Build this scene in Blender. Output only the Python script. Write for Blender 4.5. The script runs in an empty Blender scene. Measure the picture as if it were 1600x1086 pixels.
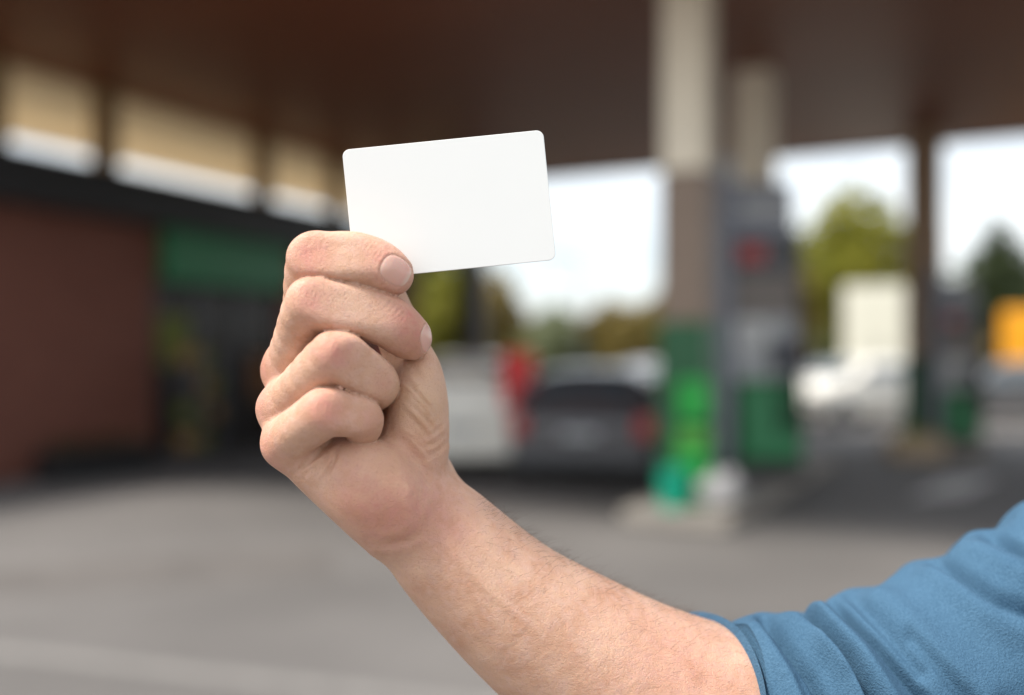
import bpy, bmesh, math, random
import numpy as np
from mathutils import Vector, Matrix
R = math.radians
sc = bpy.context.scene
col = sc.collection
random.seed(7); rng = np.random.default_rng(7)

# ------------------------------------------------------------------ camera
FPX, HY, CAMH, FOC = 1555.6, 560.0, 1.5, 0.421      # focal length in photo px, horizon row, eye height, focus distance
cam_d = bpy.data.cameras.new('camera'); cam = bpy.data.objects.new('camera', cam_d); col.objects.link(cam)
cam.location = (0, 0, CAMH); cam.rotation_euler = (R(90), 0, 0)
cam_d.lens = 35; cam_d.sensor_width = 36; cam_d.shift_y = 17/1600
cam_d.clip_start = 0.02; cam_d.clip_end = 2000
cam_d.dof.use_dof = True; cam_d.dof.focus_distance = FOC; cam_d.dof.aperture_fstop = 2.35; cam_d.dof.aperture_blades = 0
sc.camera = cam
# ------------------------------------------------------------------ light
SUN_EL, SUN_AZ = R(57), R(250)          # azimuth clockwise from +Y: from the left, a little behind the camera
w = bpy.data.worlds.new('World'); sc.world = w; w.use_nodes = True
nt = w.node_tree; bg = nt.nodes['Background']
sky = nt.nodes.new('ShaderNodeTexSky'); sky.sky_type = 'NISHITA'; sky.sun_disc = False
sky.sun_elevation = SUN_EL; sky.sun_rotation = SUN_AZ; sky.air_density = 1.0; sky.dust_density = 3.0; sky.ozone_density = 1.0
wc = nt.nodes.new('ShaderNodeTexCoord'); cn = nt.nodes.new('ShaderNodeTexNoise'); cn.inputs['Scale'].default_value = 2.2; cn.inputs['Detail'].default_value = 6
cmap = nt.nodes.new('ShaderNodeMapping'); cmap.inputs['Scale'].default_value = (1, 1, 2.4); nt.links.new(wc.outputs['Generated'], cmap.inputs[0]); nt.links.new(cmap.outputs[0], cn.inputs['Vector'])
cr_ = nt.nodes.new('ShaderNodeMapRange'); cr_.inputs[1].default_value = .38; cr_.inputs[2].default_value = .62; cr_.inputs[3].default_value = .4; nt.links.new(cn.outputs[0], cr_.inputs[0])
cmx = nt.nodes.new('ShaderNodeMix'); cmx.data_type = 'RGBA'; nt.links.new(cr_.outputs[0], cmx.inputs[0]); nt.links.new(sky.outputs[0], cmx.inputs[6]); cmx.inputs[7].default_value = (5.3, 5.5, 5.55, 1)
nt.links.new(cmx.outputs[2], bg.inputs[0]); bg.inputs[1].default_value = 0.15        # broken white cloud over the blue
sl = bpy.data.lights.new('sun', 'SUN'); sl.energy = 3.0; sl.angle = R(13); sl.color = (1, .94, .86)
so = bpy.data.objects.new('sun', sl); col.objects.link(so)
sd = Vector((math.sin(SUN_AZ)*math.cos(SUN_EL), math.cos(SUN_AZ)*math.cos(SUN_EL), math.sin(SUN_EL)))
so.rotation_euler = sd.to_track_quat('Z', 'Y').to_euler()
sc.view_settings.view_transform = 'Standard'; sc.view_settings.look = 'None'
sc.view_settings.exposure = 0.87; sc.view_settings.gamma = 1
sc.render.engine = 'CYCLES'; sc.cycles.use_denoising = True
sc.cycles.max_bounces = 8; sc.cycles.diffuse_bounces = 5; sc.cycles.sample_clamp_indirect = 4

# ------------------------------------------------------------------ materials
def mat(name, c, rough=.6, metal=0, noise=0, nscale=8, bump=0, bscale=60, spec=.5, coat=0):
    m = bpy.data.materials.new(name); m.use_nodes = True; t = m.node_tree
    b = t.nodes['Principled BSDF']; b.inputs['Base Color'].default_value = (*c, 1)
    b.inputs['Roughness'].default_value = rough; b.inputs['Metallic'].default_value = metal
    b.inputs['Specular IOR Level'].default_value = spec; b.inputs['Coat Weight'].default_value = coat
    tc = t.nodes.new('ShaderNodeTexCoord')
    if noise:
        n = t.nodes.new('ShaderNodeTexNoise'); n.inputs['Scale'].default_value = nscale; n.inputs['Detail'].default_value = 5
        t.links.new(tc.outputs['Object'], n.inputs['Vector'])
        r = t.nodes.new('ShaderNodeMapRange'); r.inputs[1].default_value = .3; r.inputs[2].default_value = .7
        r.inputs[3].default_value = 1-noise; r.inputs[4].default_value = 1+noise
        t.links.new(n.outputs[0], r.inputs[0])
        mx = t.nodes.new('ShaderNodeVectorMath'); mx.operation = 'SCALE'; mx.inputs[0].default_value = c
        t.links.new(r.outputs[0], mx.inputs['Scale']); t.links.new(mx.outputs[0], b.inputs['Base Color'])
    if bump:
        n = t.nodes.new('ShaderNodeTexNoise'); n.inputs['Scale'].default_value = bscale; n.inputs['Detail'].default_value = 4
        t.links.new(tc.outputs['Object'], n.inputs['Vector'])
        bp = t.nodes.new('ShaderNodeBump'); bp.inputs['Distance'].default_value = bump
        t.links.new(n.outputs[0], bp.inputs['Height']); t.links.new(bp.outputs[0], b.inputs['Normal'])
    return m
M = dict(
    beige=mat('cream_paint', (.93, .83, .66), .6, noise=.06), taupe=mat('taupe_cladding', (.27, .195, .145), .5, noise=.1),
    dark=mat('dark_cladding', (.05, .045, .045), .5, noise=.1), black=mat('black_paint', (.012, .012, .013), .55),
    green=mat('green_paint', (.012, .17, .05), .4, noise=.08), bgreen=mat('bright_green_plastic', (.008, .36, .045), .4),
    brown=mat('brown_cladding', (.40, .27, .17), .5, noise=.1),
    tailred=mat('tail_lamp_red', (.75, .02, .02), .25),
    dglass=mat('dim_shop_glass', (.018, .012, .009), .25, spec=.2),
    dgreen=mat('dark_green_paint', (.012, .105, .038), .4, noise=.15),
    lime=mat('lime_plastic', (.08, .36, .04), .4), teal=mat('teal_plastic', (.0, .36, .22), .4),
    grey=mat('grey_metal', (.19, .20, .235), .4, .3, noise=.06), lgrey=mat('pale_grey_panel', (.42, .43, .44), .45, noise=.05),
    white=mat('white_plastic', (.8, .8, .78), .5), screen=mat('display_glass', (.02, .02, .03), .1),
    red=mat('red_plastic', (.45, .02, .02), .3), navy=mat('navy_plastic', (.03, .035, .08), .4),
    rubber=mat('black_rubber', (.02, .02, .02), .8), chrome=mat('alloy', (.5, .5, .52), .25, 1),
    glass=mat('tinted_glass', (.05, .07, .085), .06, spec=.9), conc=mat('pale_concrete', (.30, .27, .235), .85, noise=.12, bump=.003),
    tan=mat('tan_timber', (.30, .19, .09), .6, noise=.12), bark=mat('bark', (.09, .06, .04), .9, noise=.3, bump=.01),
    wcar=mat('white_car_paint', (.89, .85, .76), .25, coat=.6), dcar=mat('black_car_paint', (.075, .07, .075), .25, coat=.6),
    scar=mat('silver_car_paint', (.36, .36, .38), .3, .5, coat=.5), ccar=mat('cream_paint_box', (.72, .70, .58), .4, noise=.05),
    ycar=mat('yellow_paint', (.80, .34, .01), .4, noise=.05), trim=mat('grey_trim', (.10, .10, .105), .5),
    amber=mat('amber_plastic', (.6, .25, .02), .3), roof=mat('roof_felt', (.03, .03, .03), .9),
    interior=mat('shop_interior', (.10, .07, .05), .8), carton=mat('carton', (.30, .17, .05), .8), olive=mat('olive_poster', (.13, .15, .02), .7),
    linem=mat('worn_road_paint', (.55, .54, .52), .8, noise=.2, nscale=20), soil=mat('soil', (.05, .035, .025), 1))

def leafmat(name, a, b_):
    m = bpy.data.materials.new(name); m.use_nodes = True; t = m.node_tree; b = t.nodes['Principled BSDF']
    tc = t.nodes.new('ShaderNodeTexCoord'); n = t.nodes.new('ShaderNodeTexNoise'); n.inputs['Scale'].default_value = 1.3
    n.inputs['Detail'].default_value = 3; t.links.new(tc.outputs['Object'], n.inputs['Vector'])
    r = t.nodes.new('ShaderNodeValToRGB'); r.color_ramp.elements[0].position = .35; r.color_ramp.elements[1].position = .65
    r.color_ramp.elements[0].color = (*a, 1); r.color_ramp.elements[1].color = (*b_, 1)
    t.links.new(n.outputs[0], r.inputs[0]); t.links.new(r.outputs[0], b.inputs['Base Color']); b.inputs['Roughness'].default_value = .6
    tr = t.nodes.new('ShaderNodeBsdfTranslucent'); mx = t.nodes.new('ShaderNodeMixShader'); mx.inputs[0].default_value = .35
    t.links.new(r.outputs[0], tr.inputs[0]); t.links.new(b.outputs[0], mx.inputs[1]); t.links.new(tr.outputs[0], mx.inputs[2])
    t.links.new(mx.outputs[0], t.nodes['Material Output'].inputs[0]); return m
M['leafY'] = leafmat('spring_leaves', (.17, .18, .015), (.34, .32, .03)); M['leafD'] = leafmat('dark_leaves', (.02, .04, .012), (.06, .08, .02))
M['leafO'] = leafmat('olive_leaves', (.14, .11, .02), (.30, .22, .06)); M['leafP'] = leafmat('pale_leaves', (.16, .19, .10), (.28, .30, .16))

def brickmat():
    m = mat('red_brick', (.2, .07, .05), .85); t = m.node_tree; b = t.nodes['Principled BSDF']
    tc = t.nodes.new('ShaderNodeTexCoord'); sx_ = t.nodes.new('ShaderNodeSeparateXYZ'); ad = t.nodes.new('ShaderNodeMath'); mp = t.nodes.new('ShaderNodeCombineXYZ')
    br = t.nodes.new('ShaderNodeTexBrick'); br.inputs['Color1'].default_value = (.17, .05, .03, 1); br.inputs['Color2'].default_value = (.22, .072, .044, 1)
    br.inputs['Mortar'].default_value = (.13, .07, .055, 1); br.inputs['Scale'].default_value = 1; br.inputs['Brick Width'].default_value = .225
    br.inputs['Row Height'].default_value = .075; br.inputs['Mortar Size'].default_value = .01
    t.links.new(tc.outputs['Object'], sx_.inputs[0]); t.links.new(sx_.outputs[0], ad.inputs[0]); t.links.new(sx_.outputs[1], ad.inputs[1]); t.links.new(ad.outputs[0], mp.inputs[0]); t.links.new(sx_.outputs[2], mp.inputs[1]); t.links.new(mp.outputs[0], br.inputs[0]); t.links.new(br.outputs[0], b.inputs['Base Color']); return m
M['brick'] = brickmat()

def asphalt():
    m = mat('asphalt', (.1, .1, .1), .9); t = m.node_tree; b = t.nodes['Principled BSDF']; tc = t.nodes.new('ShaderNodeTexCoord')
    n1 = t.nodes.new('ShaderNodeTexNoise'); n1.inputs['Scale'].default_value = .35; n1.inputs['Detail'].default_value = 6
    n2 = t.nodes.new('ShaderNodeTexNoise'); n2.inputs['Scale'].default_value = 60; n2.inputs['Detail'].default_value = 3
    for n in (n1, n2): t.links.new(tc.outputs['Object'], n.inputs['Vector'])
    r = t.nodes.new('ShaderNodeValToRGB'); e = r.color_ramp.elements
    e[0].position = .3; e[0].color = (.092, .086, .082, 1); e[1].position = .66; e[1].color = (.162, .152, .145, 1)
    t.links.new(n1.outputs[0], r.inputs[0])
    mr = t.nodes.new('ShaderNodeMapRange'); mr.inputs[3].default_value = .8; mr.inputs[4].default_value = 1.2; t.links.new(n2.outputs[0], mr.inputs[0])
    v = t.nodes.new('ShaderNodeVectorMath'); v.operation = 'SCALE'; t.links.new(r.outputs[0], v.inputs[0]); t.links.new(mr.outputs[0], v.inputs['Scale'])
    t.links.new(v.outputs[0], b.inputs['Base Color'])
    bp = t.nodes.new('ShaderNodeBump'); bp.inputs['Distance'].default_value = .006; t.links.new(n2.outputs[0], bp.inputs['Height']); t.links.new(bp.outputs[0], b.inputs['Normal'])
    return m
M['asphalt'] = asphalt()

def soffitmat():
    m = mat('brown_soffit_boards', (.1, .045, .025), .5); t = m.node_tree; b = t.nodes['Principled BSDF']; tc = t.nodes.new('ShaderNodeTexCoord')
    br = t.nodes.new('ShaderNodeTexBrick'); br.inputs['Color1'].default_value = (.23, .066, .026, 1); br.inputs['Color2'].default_value = (.19, .055, .022, 1)
    br.inputs['Mortar'].default_value = (.03, .015, .01, 1); br.inputs['Scale'].default_value = 1; br.inputs['Brick Width'].default_value = 4
    br.inputs['Row Height'].default_value = .3; br.inputs['Mortar Size'].default_value = .01
    t.links.new(tc.outputs['Object'], br.inputs[0]); t.links.new(br.outputs[0], b.inputs['Base Color']); return m
M['soffit'] = soffitmat()

# ------------------------------------------------------------------ helpers
class MB:
    def __init__(s): s.bm = bmesh.new()
    def box(s, c, d, rz=0, bev=0.0):
        r = bmesh.ops.create_cube(s.bm, size=1, matrix=Matrix.Translation(c) @ Matrix.Rotation(rz, 4, 'Z') @ Matrix.Diagonal((*d, 1)))
        if bev:
            es = list({e for v in r['verts'] for e in v.link_edges})
            bmesh.ops.bevel(s.bm, geom=es, offset=bev, segments=2, affect='EDGES', profile=.5)
        return s
    def cyl(s, a, b, r1, r2=None, n=20):
        a = Vector(a); b = Vector(b); d = b-a; q = d.to_track_quat('Z', 'Y').to_matrix().to_4x4()
        bmesh.ops.create_cone(s.bm, cap_ends=True, segments=n, radius1=r1, radius2=r1 if r2 is None else r2, depth=d.length, matrix=Matrix.Translation((a+b)/2) @ q); return s
    def tube(s, pts, r, n=8):
        for a, b in zip(pts, pts[1:]): s.cyl(a, b, r, n=n)
        for p in pts[1:-1]: bmesh.ops.create_uvsphere(s.bm, u_segments=n, v_segments=6, radius=r, matrix=Matrix.Translation(p))
        return s
    def ball(s, c, r, d=(1, 1, 1), u=16):
        bmesh.ops.create_uvsphere(s.bm, u_segments=u, v_segments=u//2, radius=r, matrix=Matrix.Translation(c) @ Matrix.Diagonal((*d, 1))); return s
    def poly(s, pts):
        s.bm.faces.new([s.bm.verts.new(p) for p in pts]); return s
    def prism(s, prof, x0, x1):            # profile in (y, z), extruded along x
        a = [s.bm.verts.new((x0, y, z)) for y, z in prof]; b = [s.bm.verts.new((x1, y, z)) for y, z in prof]
        s.bm.faces.new(a); s.bm.faces.new(b[::-1])
        for i in range(len(prof)): j = (i+1) % len(prof); s.bm.faces.new((a[j], a[i], b[i], b[j]))
        return s
    def build(s, name, m, parent=None, smooth=False, bevel=0):
        bmesh.ops.recalc_face_normals(s.bm, faces=s.bm.faces[:])
        me = bpy.data.meshes.new(name); s.bm.to_mesh(me); s.bm.free(); me.materials.append(m)
        if smooth: me.polygons.foreach_set('use_smooth', [True]*len(me.polygons))
        o = bpy.data.objects.new(name, me); col.objects.link(o); o.parent = parent
        if bevel:
            b = o.modifiers.new('b', 'BEVEL'); b.width = bevel; b.segments = 3; b.limit_method = 'ANGLE'
        return o
def tag(o, label=None, cat=None, group=None, kind=None):
    if label: o['label'] = label
    if cat: o['category'] = cat
    if group: o['group'] = group
    if kind: o['kind'] = kind
    return o
def empty(name, loc, rz=0):
    o = bpy.data.objects.new(name, None); col.objects.link(o); o.location = loc; o.rotation_euler = (0, 0, rz); o.empty_display_size = .1; return o
def copy_tree(o, parent=None):
    c = o.copy(); col.objects.link(c); c.parent = parent
    for ch in list(o.children): copy_tree(ch, c)
    return c
def X(px, Y): return (px-800)/FPX*Y
def Z(py, Y): return CAMH+(HY-py)/FPX*Y
ANG = math.atan2(.448, .894)              # the forecourt's long axis turns this far clockwise from +Y
U = Vector((.448, .894, 0)); V = Vector((.894, -.448, 0))
A0 = Vector((-6.16, 11.97, 0))            # foot of the shop wall at the picture's left edge
def tv(t, v, z=0): p = A0+U*t+V*v; return (p.x, p.y, z)   # along the wall, out from the wall
RZ = -ANG                                 # local +Y = U, local +X = V

# ------------------------------------------------------------------ setting
g = MB(); g.poly([(-400, -60, 0), (400, -60, 0), (400, 900, 0), (-400, 900, 0)]); g = g.build('ground', M['asphalt']); tag(g, kind='structure')
gr = MB().box((0, 75, .05), (300, 70, .12)).build('grass_verge', mat('verge_grass', (.10, .10, .03), .9, noise=.3, nscale=.7, bump=.03, bscale=6)); tag(gr, kind='structure')
mk = MB().poly([(X(1395, 11), 10.6, .004), (X(1500, 11), 10.9, .004), (X(1540, 13), 12.6, .004), (X(1450, 13), 12.4, .004)]).build('pale_ground_mark', M['linem']); tag(mk, kind='structure')
mk = MB().poly([(-3.2, 5.2, .004), (2.6, 3.4, .004), (2.6, 3.52, .004), (-3.2, 5.33, .004)]).build('pale_ground_mark', mat('pale_strip', (.20, .19, .18), .9, noise=.15)); tag(mk, kind='structure')  # a narrow strip slightly paler than the asphalt round it

for k, (pts_) in enumerate(([(-3.4, 6.2), (-1.2, 6.9), (-1.5, 7.9), (-3.8, 7.1)], [(1.6, 5.2), (3.4, 5.0), (3.9, 6.1), (2.0, 6.3)])):
    pa = MB().poly([(x, y, .004) for x, y in pts_]).build('asphalt_patch', mat('patched_asphalt', (.12, .11, .103), .85, noise=.2, nscale=2)); tag(pa, kind='structure')
# canopy (underside 5.2 m)
can = empty('canopy', tv(0, 0), RZ)
tag(can, 'wide flat forecourt canopy with dark brown underside above the pumps', 'canopy')
def uv(p): d = Vector(p)-A0; return d.dot(U), d.dot(V)
t0, _ = uv((0, 7.2, 0)); t1, _ = uv((1.91, 19.84, 0))
MB().box((14.8, (t0+t1)/2, 5.22), (30.8, t1-t0, .04)).build('soffit', M['soffit'], can)
MB().box((14.9, (t0+t1)/2, 5.6), (30.36, t1-t0-.04, .7)).build('roof_deck', M['roof'], can)
for y, d in ((t0-.03, 1), (t1+.03, -1)): MB().box((14.9, y, 5.62), (30.5, .05, .9)).build('fascia', mat('brown_fascia', (.13, .07, .045), .5), can)
tm = mat('translucent_cream_sheet', (.90, .77, .57), .5); tn = tm.node_tree; tr_ = tn.nodes.new('ShaderNodeBsdfTranslucent'); tr_.inputs[0].default_value = (.90, .77, .57, 1)
mx_ = tn.nodes.new('ShaderNodeMixShader'); mx_.inputs[0].default_value = .6; tn.links.new(tn.nodes['Principled BSDF'].outputs[0], mx_.inputs[1]); tn.links.new(tr_.outputs[0], mx_.inputs[2]); tn.links.new(mx_.outputs[0], tn.nodes['Material Output'].inputs[0])
clr = MB().box((-.36, (t0+t1)/2, 4.74), (.02, t1-t0, .91)).build('clerestory_band', tm, can)  # translucency added so the cream band glows where no sun reaches
for y in (-2.4, .05, 1.75, 4.95, 6.95, 8.9): MB().box((-.22, y, 4.6), (.16, .36, 1.18)).build('post', M['tan'], can)

# shop
sh = empty('shop', tv(0, 0), RZ); tag(sh, 'dark red brick shop with black eaves and green sign beside the forecourt', 'shop')
BW = M['brick']
wl = MB()
wl.box((-.15, -3.85, 1.75), (.3, 12.5, 3.5)); wl.box((-.15, 7.3, 1.75), (.3, 4.2, 3.5)); wl.box((-.15, 3.8, 3.08), (.3, 2.8, .84))
wl.box((-4.3, 9.25, 1.75), (8, .3, 3.5)); wl.box((-8.2, -.4, 1.75), (.3, 19.2, 3.5))
wl.build('wall', BW, sh)
MB().box((-4, -.35, 3.86), (9.0, 20, .08)).build('roof', M['roof'], sh)
MB().box((.38, -.35, 3.66), (.12, 20.1, .62)).build('eaves_board', M['black'], sh)
MB().box((.1, -.35, 3.46), (.5, 20, .05)).build('eaves_soffit', M['black'], sh)
MB().box((-2.2, 3.8, 1.75), (.1, 7, 3.5)).build('interior_wall', M['interior'], sh)
MB().box((-1.2, 3.8, .02), (2.2, 2.8, .04)).build('interior_floor', M['interior'], sh)
sg = MB().box((.09, 3.85, 3.02), (.16, 2.75, .86), bev=.02).build('sign_panel', mat('dark_green_sign', (.012, .17, .06), .5), sh)
MB().box((.18, 3.85, 3.02), (.02, 2.5, .04)).build('sign_stripe', M['green'], sg)
for k, (y0, y1) in enumerate(((2.42, 3.3), (3.35, 4.2), (4.25, 5.18))):
    fr = MB(); yc = (y0+y1)/2
    for yy in (y0+.03, y1-.03): fr.box((-.1, yy, 1.35), (.08, .06, 2.62))
    for zz in (.07, 2.1, 2.62): fr.box((-.1, yc, zz), (.07, y1-y0-.12, .06))
    f = fr.build('door' if k == 1 else 'window', M['trim'], sh)
    MB().box((-.11, yc, 1.35), (.012, y1-y0-.1, 2.5)).build('pane', M['dglass'], f)
    if k == 1: MB().tube([(-.03, y0+.15, .9), (-.03, y0+.15, 1.3)], .015).build('handle', M['chrome'], f)
MB().box((-.06, 2.85, 1.75), (.02, .6, .75)).build('poster', M['olive'], sh)
MB().box((-.06, 4.75, 1.2), (.02, .5, .7)).build('poster', mat('brown_poster', (.22, .09, .03), .7), sh)
for y in (-2.0, 7.2):
    f = MB().box((.02, y, 1.9), (.06, 1.5, 1.1)).build('window', M['trim'], sh) if y < 0 else None
    if f: MB().box((.06, y, 1.9), (.02, 1.36, .96)).build('pane', M['glass'], f)
dp = MB().tube([(.08, 8.7, .1), (.08, 8.7, 3.4)], .05).build('drainpipe', M['black'], sh)

# merchandise and planter in front of the shop
pl = empty('planter', tv(.95, .55), RZ); tag(pl, 'long low black planter trough against the brick wall of the shop', 'planter')
MB().box((0, 0, .17), (.42, 1.5, .34), bev=.02).build('trough', M['black'], pl)
MB().box((0, 0, .345), (.34, 1.42, .02)).build('soil', M['soil'], pl)
lf = MB()
for k in range(260):
    c = Vector((random.uniform(-.17, .17), random.uniform(-.7, .7), .36+random.uniform(0, .14))); a = random.uniform(0, 6.28)
    d = Vector((math.cos(a), math.sin(a), random.uniform(.2, 1)))*.05; e = d.cross(Vector((0, 0, 1))).normalized()*.018
    lf.poly([c-e, c+d*.5-e, c+d, c+d*.5+e, c+e])
lf.build('foliage', M['leafD'], pl)
def rack(t, v, cols, label):
    r = empty('display_rack', tv(t, v), RZ); tag(r, label, 'display rack', 'racks beside the shop door')
    fr = MB()
    for x in (-.2, .2):
        for y in (-.3, .3): fr.box((x, y, .8), (.03, .03, 1.6))
    fr.build('frame', M['trim'], r)
    for k in range(4):
        s = MB().box((0, 0, .2+k*.4), (.42, .62, .02)).build('shelf', M['trim'], r)
        for j in range(3): MB().box((0, -.2+j*.2, .215+k*.4+.12), (.3, .16, .22), bev=.01).build('carton', M[cols[(k+j) % len(cols)]], s)
rack(2.75, .5, ['carton', 'olive', 'dark'], 'goods rack left of the shop door under the green sign')
rack(4.95, .5, ['dark', 'carton', 'interior'], 'goods rack right of the shop door holding dark and brown cartons')

# columns
def column(px, Y, wd, zc, zg, label, low='taupe', topm='beige'):
    x = X(px, Y); c = empty('canopy_column', (x, Y, 0), RZ); tag(c, label, 'column', 'columns carrying the canopy')
    MB().box((0, 0, (5.2+zc)/2), (wd, wd, 5.2-zc), bev=.02).build('shaft', M[topm], c)
    MB().box((0, 0, (zc+zg)/2), (wd+.02, wd+.02, zc-zg), bev=.02).build('cladding', M[low], c)
    MB().box((0, 0, zg/2+.07), (wd+.05, wd+.05, zg-.14), bev=.02).build('base_panel', M['dgreen'], c)
    return c
column(1076, 9.6, .42, 3.28, 1.85, 'nearest cream column with taupe cladding and green base, left of the fuel pump')
column(1180, 12.9, .46, 3.3, 1.3, 'cream column rising behind the near fuel pump')
column(1445, 16.3, .55, 3.6, 1.5, 'far brown column with green base right of the cream box truck', low='brown', topm='brown')
column(738, 20.6, .42, 3.4, .5, 'dark column at the far corner of the shop', low='dark', topm='dark')

# kerbed islands
def island(c0, L, wd, label):
    i = empty('pump_island', c0, RZ); tag(i, label, 'pump island', 'kerbed pump islands')
    MB().box((0, L/2, .075), (wd, L, .15), bev=.03).build('kerb', M['conc'], i)
    MB().box((0, L/2, .153), (wd-.3, L-.3, .006)).build('paving', mat('island_paving', (.3, .29, .28), .9, noise=.1), i)
island((1.42, 8.75, 0), 5.6, 1.0, 'pale concrete island under the near cream column and fuel pump')
island((6.55, 15.2, 0), 4.2, 1.2, 'far concrete island under the brown column')

# fuel pumps
def pump(loc, rz, label, sc_=1):
    p = empty('fuel_pump', loc, rz); tag(p, label, 'fuel pump', 'fuel pumps on the islands'); p.scale = (sc_*1.1, sc_, sc_)
    W_ = .84
    MB().box((0, 0, .11), (W_+.06, .6, .18), bev=.01).build('plinth', M['dark'], p)
    b = MB().box((.10, 0, .66), (W_-.2, .52, .90), bev=.03).build('base_cabinet', M['green'], p)
    MB().box((.10, -.265, .66), (W_-.32, .02, .76), bev=.008).build('access_panel', mat('mid_green_paint', (.03, .24, .09), .4), b)
    MB().box((-.37, 0, 1.88), (.16, .56, 3.36), bev=.02).build('frame_post', M['grey'], p)
    MB().box((.40, .05, 1.95), (.06, .44, 1.68), bev=.02).build('frame_post', M['trim'], p)
    MB().box((.05, 0, 1.46), (.64, .44, .70), bev=.02).build('body', M['lgrey'], p)
    MB().box((.05, 0, 2.12), (.64, .42, .62), bev=.02).build('upper_body', mat('warm_grey_panel', (.22, .19, .17), .5), p)
    MB().box((.05, 0, 2.45), (.64, .30, .04)).build('shelf', M['trim'], p)
    h = MB().box((.02, 0, 2.98), (.62, .50, .62), bev=.03).build('header', M['grey'], p)
    MB().box((.02, -.255, 3.0), (.5, .012, .2)).build('header_panel', M['lgrey'], h)
    d = MB().box((.03, -.225, 2.46), (.56, .05, .36), bev=.01).build('display', M['screen'], p)
    MB().box((-.10, -.256, 2.50), (.26, .012, .20)).build('red_readout', M['red'], d)
    k = MB().box((-.10, -.235, 1.62), (.3, .03, .28), bev=.005).build('keypad', M['white'], p)
    kk = MB()
    for i in range(3):
        for j in range(4): kk.box((-.18+i*.06, -.253, 1.55+j*.05), (.04, .01, .03))
    kk.build('keys', M['trim'], k)
    for i in range(3):
        x = .12+i*.11
        n = MB().box((x, -.26, 1.42), (.06, .09, .26), bev=.015).tube([(x, -.3, 1.52), (x, -.34, 1.36), (x, -.3, 1.25)], .014).build('nozzle', M['navy' if i else 'black'], p)
        MB().tube([(x, -.28, 1.3), (x+.03, -.34, .9), (x+.06, -.33, .55), (x+.12, -.34, .8), (.42, -.2, 1.5), (.42, -.12, 2.7)], .014).build('hose', M['rubber'], n)
    return p
pump((X(1180, 11.2), 11.2, .15), R(2), 'near fuel pump with grey header, red readout and green base')
pump((X(1490, 15.9), 15.9, .1), R(-6), 'far grey fuel pump beside the brown column', .8)

# window washing kit by the near column
wb = empty('service_bin', (X(1086, 9.15), 9.15, .15), RZ); tag(wb, 'bright green service bin with lime lid fixed before the near column', 'bin')
MB().box((0, 0, .97), (.27, .26, .38), bev=.03).build('dispenser', M['bgreen'], wb)
MB().box((0, 0, .62), (.30, .28, .16), bev=.03).build('lid', M['lime'], wb)
MB().box((-.02, 0, .26), (.30, .26, .50), bev=.03).build('body', M['bgreen'], wb)
tb = empty('bucket', (X(1054, 8.9), 8.95, .15), 0); tag(tb, 'teal green bucket on the island left of the white bag', 'bucket')
MB().cyl((0, 0, 0), (0, 0, .36), .11, .15, 24).build('body', M['teal'], tb)
MB().tube([(.14*math.cos(a), .14*math.sin(a)*.3-.1, .34+.1*math.sin(a)) for a in np.linspace(0, math.pi, 9)], .006).build('handle', M['trim'], tb)
bagm = MB().ball((0, 0, .15), .15, (1.35, .8, 1), 32)
for v in bagm.bm.verts:
    n = math.sin(v.co.x*40+v.co.z*23)*math.sin(v.co.y*31+v.co.z*17); v.co *= 1+.16*n
    if v.co.z > .3: v.co.x *= .75; v.co.z += .03
bag = bagm.build('bag', mat('dull_white_film', (.55, .53, .52), .5, noise=.15), smooth=True); bag.location = (X(1124, 9.0), 9.0, .155); tag(bag, 'crumpled white plastic bag lying on the island by the near column', 'bag')

# trough by the far column
tt = empty('planter', (X(1428, 14.9), 14.9, 0)); tag(tt, 'low sandy coloured planter by the far column', 'planter')
MB().box((0, 0, .17), (.75, .5, .34), bev=.04).build('tub', mat('sandstone', (.5, .38, .26), .8, noise=.1), tt)
pf = MB()
for k in range(120):
    a = random.uniform(0, 6.28); r_ = random.uniform(0, .3); c = Vector((r_*math.cos(a), r_*.6*math.sin(a), .33)); d = Vector((random.uniform(-.05, .05), random.uniform(-.05, .05), random.uniform(.06, .16)))
    pf.poly([c+Vector((-.012, 0, 0)), c+d, c+Vector((.012, 0, 0))])
pf.build('foliage', M['leafY'], tt)

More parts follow.
